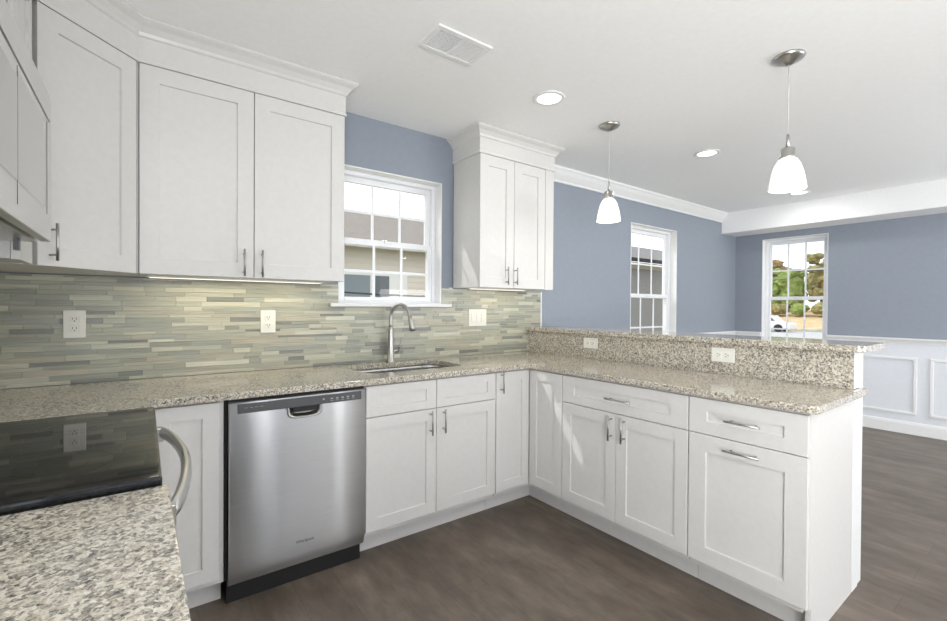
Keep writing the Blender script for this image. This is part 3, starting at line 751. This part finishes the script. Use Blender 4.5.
BX(-.010, .014, RY0 + .004, RY1 - .004, .800, ZT0 + .018).build('front_panel', M_steel_h, rg, bevel=.002)
od = BX(-.010, .016, RY0 + .006, RY1 - .006, .245, .792).build('oven_door', M_steel_h, rg, bevel=.003)
BX(.0162, .0178, RY0 + .10, RY1 - .10, .36, .66).build('oven_window', M_cook, od)
BX(-.010, .014, RY0 + .006, RY1 - .006, .07, .238).build('drawer', M_steel_h, rg, bevel=.003)
b = MB(); hp = []
for k in range(25):
    q = k / 24; y = RY0 + .015 + (RY1 - RY0 - .045) * q; w = math.sin(math.pi * q) ** .75
    hp.append((.044 + .048 * w, y, .846 + .004 * w))
b.tube(hp, .0165, 12, flat=(.75, 1.15)); b.build('handle', M_steel_h, rg)
for y in (RY0 + .022, RY1 - .040): BX(.0145, .054, y - .016, y + .014, .818, .864).build('handle_bracket', M_nickel, rg, bevel=.003)

# ------------------------------------------------------------------ microwave
mw = thing('microwave', 'stainless over-the-range microwave at the upper left', 'microwave', (-.43, 1.5, 1.46))
BX(XL + .014, -.256, 1.122, 1.879, 1.475, 1.904).build('body', M_steel_h, mw)
M_mwf = make_steel('light_stainless', (.74, .74, .73), .38, (6, 6, 700))
M_mwg = mat('pale_mirror_glass', (.62, .62, .61), .12, 1)
BX(-.255, -.230, 1.122, 1.879, 1.832, 1.904).build('vent_grille', M_mwf, mw, bevel=.002)
BX(-.255, -.238, 1.122, 1.879, 1.8235, 1.8315).build('vent_slot', M_gap, mw)
dr = BX(-.255, -.230, 1.122, 1.879, 1.466, 1.823).build('door', M_mwf, mw, bevel=.003)
BX(-.2298, -.2285, 1.18, 1.418, 1.552, 1.785).build('door_window', M_mwg, dr)
BX(-.2298, -.2288, 1.424, 1.750, 1.552, 1.800).build('control_glass', M_mwg, dr)
BX(-.2298, -.2290, 1.420, 1.4225, 1.50, 1.812).build('door_seam', M_slot, dr)
BX(-.2298, -.2290, 1.800, 1.803, 1.54, 1.812).build('door_seam', M_slot, dr)
b = MB(); b.box(XL + .03, -.262, 1.13, 1.872, 1.462, 1.4745); b.build('underside', M_steel_h, mw)
for y0 in (1.18, 1.54): BX(-.56, -.36, y0, y0 + .28, 1.457, 1.4615).build('grease_filter', M_nickel, mw)
BX(-.345, -.295, 1.44, 1.58, 1.455, 1.4615).build('lamp_lens', M_lamp, mw)
BX(-.30, -.288, 1.80, 1.822, 1.430, 1.4615).build('latch', M_dgrey, mw)

# ------------------------------------------------------------------ ceiling fittings
vt = thing('ceiling_vent', 'white rectangular ceiling vent with two slatted halves', 'vent', (1.155, 1.72, ZC))
zz = ZC - .0005; x0, x1, y0, y1 = 1.008, 1.302, 1.625, 1.818
b = MB(); w_ = .027
for q in ((x0, x1, y0, y0 + w_), (x0, x1, y1 - w_, y1), (x0, x0 + w_, y0 + w_, y1 - w_), (x1 - w_, x1, y0 + w_, y1 - w_), (1.148, 1.162, y0 + w_, y1 - w_)): b.box(*q, zz - .009, zz)
b.build('frame', M_trim, vt, bevel=.003)
BX(x0 + w_, x1 - w_, y0 + w_, y1 - w_, zz - .0012, zz).build('duct', M_gap, vt)
b = MB()
for k in range(11):
    y = y0 + w_ + .006 + k * .0123; b.box(x0 + w_, 1.148, y, y + .0038, zz - .007, zz - .0014)
for k in range(9):
    x = x0 + w_ + .006 + k * .0122; b.box(x, x + .0012, y0 + w_, y1 - w_, zz - .0066, zz - .0014)
b.build('open_louvre', M_trim, vt)
b = MB()
for k in range(13):
    y = y0 + w_ + .003 + k * .0105; b.box(1.162, x1 - w_, y, y + .0058, zz - .007, zz - .0014)
b.build('closed_louvre', M_trim, vt)

def downlight(x, y, label):
    t = thing('ceiling_light', label, 'lamp', (x, y, ZC), 'recessed ceiling downlights')
    MB().lathe([(.070, ZC - .0003), (.090, ZC - .0003), (.091, ZC - .003), (.086, ZC - .0062), (.070, ZC - .0065), (.068, ZC - .003)], x, y, 40).build('trim_ring', M_trim, t)
    MB().lathe([(.0, ZC - .0045), (.070, ZC - .0045), (.070, ZC - .0040), (0, ZC - .0040)], x, y, 40).build('diffuser', M_lamp, t)
DL_E = 2.6
spots = [(1.878, 1.824, 'round recessed ceiling light nearest the vent'), (3.519, 1.725, 'round recessed ceiling light between the two pendants'), (5.47, 1.733, 'farthest recessed ceiling light beside the near pendant'),
         (.35, .40, 'recessed ceiling light above the camera side of the kitchen'), (1.878, -.10, 'recessed ceiling light over the middle of the kitchen floor'), (3.52, .0, 'recessed ceiling light over the near dining floor'), (5.25, .0, 'recessed ceiling light toward the right dining corner'),
         (.35, -1.9, 'recessed ceiling light in the left corner behind the viewer'), (1.878, -1.9, 'recessed ceiling light near the added narrow opening'), (3.52, -1.9, 'recessed ceiling light between the two added openings'), (5.25, -1.9, 'recessed ceiling light in the far right corner behind the viewer')]
for x, y, lb in spots:
    downlight(x, y, lb)
    light('downlight_beam', 'AREA', DL_E * (.6 if (y > 1 and x < 2) else 1.7 if y > 1 else 1), (x, y, ZC - .012), (0, 0, 0), (1, .985, .96), shape='DISK', size=.14)

def pendant(x, y, label):
    t = thing('pendant_lamp', label, 'pendant lamp', (x, y, ZC), 'pendants over the bar')
    MB().lathe([(0, ZC - .0005), (.066, ZC - .0005), (.068, ZC - .006), (.060, ZC - .016), (.030, ZC - .030), (.012, ZC - .040), (0, ZC - .041)], x, y, 32).build('canopy', M_nickel, t)
    MB().tube([(x, y, ZC - .040), (x, y, 2.108)], .0022, 8).build('cord', M_cord, t)
    MB().lathe([(0, 2.110), (.0055, 2.110), (.007, 2.08), (.010, 2.045), (0, 2.044)], x, y, 16).build('stem', M_nickel, t)
    MB().lathe([(0, 2.0435), (.027, 2.0435), (.030, 2.038), (.030, 2.008), (.036, 2.002), (.036, 1.997), (0, 1.996)], x, y, 28).build('socket_cap', M_nickel, t)
    MB().lathe([(.0295, 1.9955), (.040, 1.988), (.054, 1.962), (.066, 1.920), (.074, 1.875), (.078, 1.848), (.0755, 1.848), (.0715, 1.876), (.063, 1.921), (.051, 1.960), (.038, 1.984), (.0285, 1.9915)], x, y, 40).build('glass_shade', M_shade, t)
    b = MB().lathe([(0, 1.955), (.012, 1.95), (.024, 1.93), (.028, 1.910), (.022, 1.888), (0, 1.88)], x, y, 20); b.build('bulb', M_lamp, t)
    light('pendant_glow', 'POINT', 2.0, (x, y, 1.862), color=(1, .94, .84), shadow_soft_size=.03)
pendant(2.474, 1.853, 'frosted glass pendant hanging farther away over the bar')
pendant(2.482, .835, 'frosted glass pendant hanging nearer over the bar end')

# ------------------------------------------------------------------ outside
def siding(name, x0, x1, y, z0, z1, col, parent):
    b = MB(); z = z0; pr = []
    while z < z1: pr += [(.0, z), (.014, z + .001), (.001, min(z + .118, z1))]; z += .12
    rows = [[b.P((x, y - o, zz)) for o, zz in pr] for x in (x0, x1)]
    for k in range(len(pr) - 1): b.face([rows[0][k], rows[0][k + 1], rows[1][k + 1], rows[1][k]])
    return b.build(name, paint(name + '_paint', col, .7), parent)
def shingle(col):
    mm = mat('asphalt_shingle', col, .9); n1 = noise(mm, coords(mm, (5, 3, 3)), 4, 5, .7)
    lk(mm, ramp(mm, n1.outputs['Fac'], [(.3, tuple(c * .7 for c in col)), (.7, tuple(c * 1.3 for c in col))]), bsdf(mm).inputs['Base Color']); return mm
ha = thing('neighbour_house', 'beige sided neighbouring house with a brown shingle roof behind the sink window', 'house', (3.5, 9, -.7))
siding('beige_siding', -4, 9.6, 9.0, -.7, 2.55, (.72, .665, .61), ha)
BX(-4, 9.6, 9.05, 15, -.7, 2.58).build('house_body', M_grout, ha)
def roofslab(x0, x1, y0, y1, z0, z1, t, mt, par):
    b = MB(); i = [b.P(p) for p in ((x0, y0, z0), (x1, y0, z0), (x1, y1, z1), (x0, y1, z1), (x0, y0, z0 - t), (x1, y0, z0 - t), (x1, y1, z1 - t), (x0, y1, z1 - t))]
    for f in ((0, 1, 2, 3), (4, 7, 6, 5), (0, 4, 5, 1), (1, 5, 6, 2), (2, 6, 7, 3), (3, 7, 4, 0)): b.face([i[k] for k in f])
    return b.build('roof', mt, par)
roofslab(-4.3, 9.9, 8.65, 12.0, 2.60, 3.88, .10, shingle((.22, .195, .175)), ha)
roofslab(-4.3, 9.9, 15.4, 12.0, 2.60, 3.88, .10, shingle((.22, .195, .175)), ha)
BX(-4.3, 9.9, 8.56, 8.65, 2.48, 2.59).build('gutter', M_trim, ha)
wf = MB().box(3.05, 4.75, 8.94, 8.985, 1.40, 1.99).build('house_window', M_trim, ha)
M_dark_glass = mat('dark_window_glass', (.10, .115, .13), .08, spec=.6)
BX(3.13, 3.86, 8.925, 8.94, 1.46, 1.93).build('pane', mat('pale_window_glass', (.25, .29, .33), .1), wf)
BX(3.94, 4.30, 8.925, 8.94, 1.46, 1.93).build('pane', M_dark_glass, wf)
hb = thing('neighbour_house', 'grey sided neighbouring house with a grey roof behind the tall dining window', 'house', (15, 9, -.7))
siding('grey_siding', 10.4, 24, 9.0, -.7, 2.62, (.27, .265, .27), hb)
siding('frieze_siding', 10.4, 24, 8.98, 2.62, 2.84, (.50, .45, .38), hb)
BX(10.4, 24, 9.05, 15, -.7, 2.8).build('house_body', M_grout, hb)
roofslab(10.1, 24.3, 8.65, 11.4, 2.93, 3.92, .08, shingle((.19, .185, .185)), hb)
BX(10.1, 24.3, 8.53, 8.65, 2.80, 2.91).build('gutter', M_gap, hb)

M_grass = mat('lawn', (.14, .15, .06), .95); n1 = noise(M_grass, coords(M_grass), 3, 6, .7)
lk(M_grass, ramp(M_grass, n1.outputs['Fac'], [(.3, (.22, .22, .09)), (.7, (.36, .33, .17))]), bsdf(M_grass).inputs['Base Color'])
M_field = mat('dry_field', (.5, .36, .2), .95); n1 = noise(M_field, coords(M_field, (1, 1, 1)), .8, 6, .7)
lk(M_field, ramp(M_field, n1.outputs['Fac'], [(.3, (.42, .29, .15)), (.7, (.62, .48, .30))]), bsdf(M_field).inputs['Base Color'])
M_road = paint('pale_asphalt', (.42, .42, .43), .9, .03, 2)
tag(BX(-30, 140, -30, 120, -.9, -.72).build('ground', M_grass), 'grass ground around the house', 'ground', kind='structure')
tag(BX(36, 46, -25, 60, -.715, -.69).build('road', M_road), 'pale road beyond the dining window', 'road', kind='structure')
b = MB(); i = [b.P(p) for p in ((49, -20, -.70), (49, 60, -.70), (60, 60, 1.0), (60, -20, 1.0), (135, 60, 1.6), (135, -20, 1.6))]
b.face([i[0], i[3], i[2], i[1]]); b.face([i[3], i[5], i[4], i[2]])
tag(b.build('field', M_field), 'tan dry field rising beyond the road', 'field', kind='structure')

def foliage_mat(name, c0, c1):
    mm = mat(name, c0, .9); n = noise(mm, coords(mm), 1.3, 6, .75)
    lk(mm, ramp(mm, n.outputs['Fac'], [(.35, c0), (.65, c1)]), bsdf(mm).inputs['Base Color']); return mm
FOL = [foliage_mat('green_leaves', (.10, .16, .03), (.30, .36, .11)), foliage_mat('olive_leaves', (.13, .12, .04), (.36, .32, .14)), foliage_mat('rust_leaves', (.17, .11, .05), (.42, .30, .14))]
M_bark = mat('bark', (.10, .07, .05), .9)
def leafblob(b, c, rad, r, flat=.85):
    bm = bmesh.new(); bmesh.ops.create_icosphere(bm, subdivisions=2 if rad < .8 else 3, radius=rad)
    ph = [r.uniform(0, 6.28) for _ in range(6)]; n0 = len(b.v)
    for v in bm.verts:
        p = v.co / rad; k = 1 + .16 * math.sin(5 * p.x + ph[0]) * math.sin(5 * p.y + ph[1]) + .12 * math.sin(11 * p.z + ph[2]) * math.sin(9 * p.x + ph[3]) + r.uniform(-.16, .16)
        b.v.append(Vector(c) + Vector((v.co.x * k, v.co.y * k, v.co.z * k * flat)))
    for f in bm.faces: b.face([n0 + v.index for v in f.verts])
    bm.free()
rt_ = random.Random(11)
heights = {}
kinds = ['green', 'olive', 'rust-tinted']
tl = [(60.0, 24.9, 7.2, 1, 'behind the window frame at the left of the treeline'), (66.5, 23.6, 8.1, 2, 'in the left pane column of the treeline'), (60.0, 19.9, 6.3, 0, 'in the middle pane column'), (66.5, 18.6, 8.4, 1, 'in the right pane column'), (60.0, 14.9, 7.2, 2, 'hidden past the right edge of the window'), (66.5, 28.6, 7.4, 0, 'farthest left of the treeline')]
for x, y, top, k, where in tl:
    t = thing('tree', '%s tree beyond the field, %s' % (kinds[k], where), 'tree', (x, y, 1.0), 'treeline seen through the dining window')
    MB().tube([(x, y, .9), (x, y, 3.6)], [.22, .14], 8).build('trunk', M_bark, t)
    b = MB()
    for q in range(34):
        zq = rt_.uniform(2.0, top - .7); sp = 1.75 * math.sin(math.pi * min(.95, max(.25, (zq - 1.0) / (top - .4)))) ** .7
        a = rt_.uniform(0, 6.28); d_ = rt_.uniform(.3, 1) * sp
        leafblob(b, (x + d_ * math.cos(a), y + d_ * math.sin(a), zq), rt_.uniform(.42, .72), rt_)
    leafblob(b, (x, y, (top + 1.5) / 2), 1.5, rt_, 1.2)
    b.build('foliage', FOL[k], t)
hd = [(58.5, 25.5), (58.2, 23.6), (58.6, 21.6), (58.3, 19.7), (58.5, 17.8), (58.3, 15.9), (58.4, 14.0)]
for k, (x, y) in enumerate(hd):
    x = 56.5; b = MB(); leafblob(b, (x, y, 1.25), .80, rt_, .75); leafblob(b, (x - .3, y + .25, 1.15), .5, rt_, .7); leafblob(b, (x + .2, y - .3, 1.45), .5, rt_, .7)
    tag(b.build('shrub', FOL[(k % 2)]), '%s shrub number %s from the left in the low hedge below the trees' % (('green', 'olive')[k % 2], ('one', 'two', 'three', 'four', 'five', 'six', 'seven')[k]), 'shrub', 'hedge along the field')
def car(x, y, ln, col, label):
    t = thing('car', label, 'car', (x, y, -.69)); mt = mat('car_paint', col, .25, coat=.5)
    b = MB(); pf = [(-.5, .28), (-.5, .72), (-.46, .86), (-.28, .92), (-.17, 1.40), (.20, 1.42), (.36, .98), (.48, .88), (.5, .6), (.5, .28)]
    a = [[b.P((x + s_ * .85, y + p * ln, -.69 + z)) for p, z in pf] for s_ in (-1, 1)]
    b.face(a[0]); b.face(a[1][::-1])
    for i in range(len(pf)): j = (i + 1) % len(pf); b.face([a[0][i], a[0][j], a[1][j], a[1][i]])
    b.build('body', mt, t, bevel=.06)
    gp = [(-.26, .94), (-.16, 1.33), (.18, 1.35), (.32, .98)]
    b = MB(); a = [[b.P((x + s_ * .862, y + p * ln, -.69 + z)) for p, z in gp] for s_ in (-1, 1)]
    b.face(a[0]); b.face(a[1][::-1])
    for i in range(4): j = (i + 1) % 4; b.face([a[0][i], a[0][j], a[1][j], a[1][i]])
    b.build('side_windows', M_dark_glass, t)
    for p in (-.31, .31):
        for s_ in (-1, 1): MB().tube([(x + s_ * .72, y + p * ln, -.36), (x + s_ * .90, y + p * ln, -.36)], .33, 18).build('wheel', M_black, t)
car(44.0, 16.4, 4.3, (.75, .75, .76), 'white parked car on the road in the lower left of the dining window')
tag(MB().tube([(30, 16, 3.75), (30, 10.8, 3.50), (30, 8.2, 3.38), (30, 0, 3.6)], .022, 6).build('utility_wire', M_black), 'level overhead wire crossing the upper panes', 'wire')
tag(MB().tube([(33, 17.6, 2.85), (33, 11.0, 3.18), (33, 9.0, 3.95), (33, 4, 6)], .026, 6).build('utility_wire', M_black), 'slanting overhead wire rising to the right in the upper panes', 'wire')
yo = YW + WT + .0062
tag(MB().tube([(.86, yo, 1.400), (1.035, yo, 1.368), (1.330, yo, 1.356), (1.640, yo, 1.352), (1.84, yo, 1.36)], .006, 8).build('utility_wire', M_black), 'black cable sagging just outside the bottom of the sink window', 'wire')
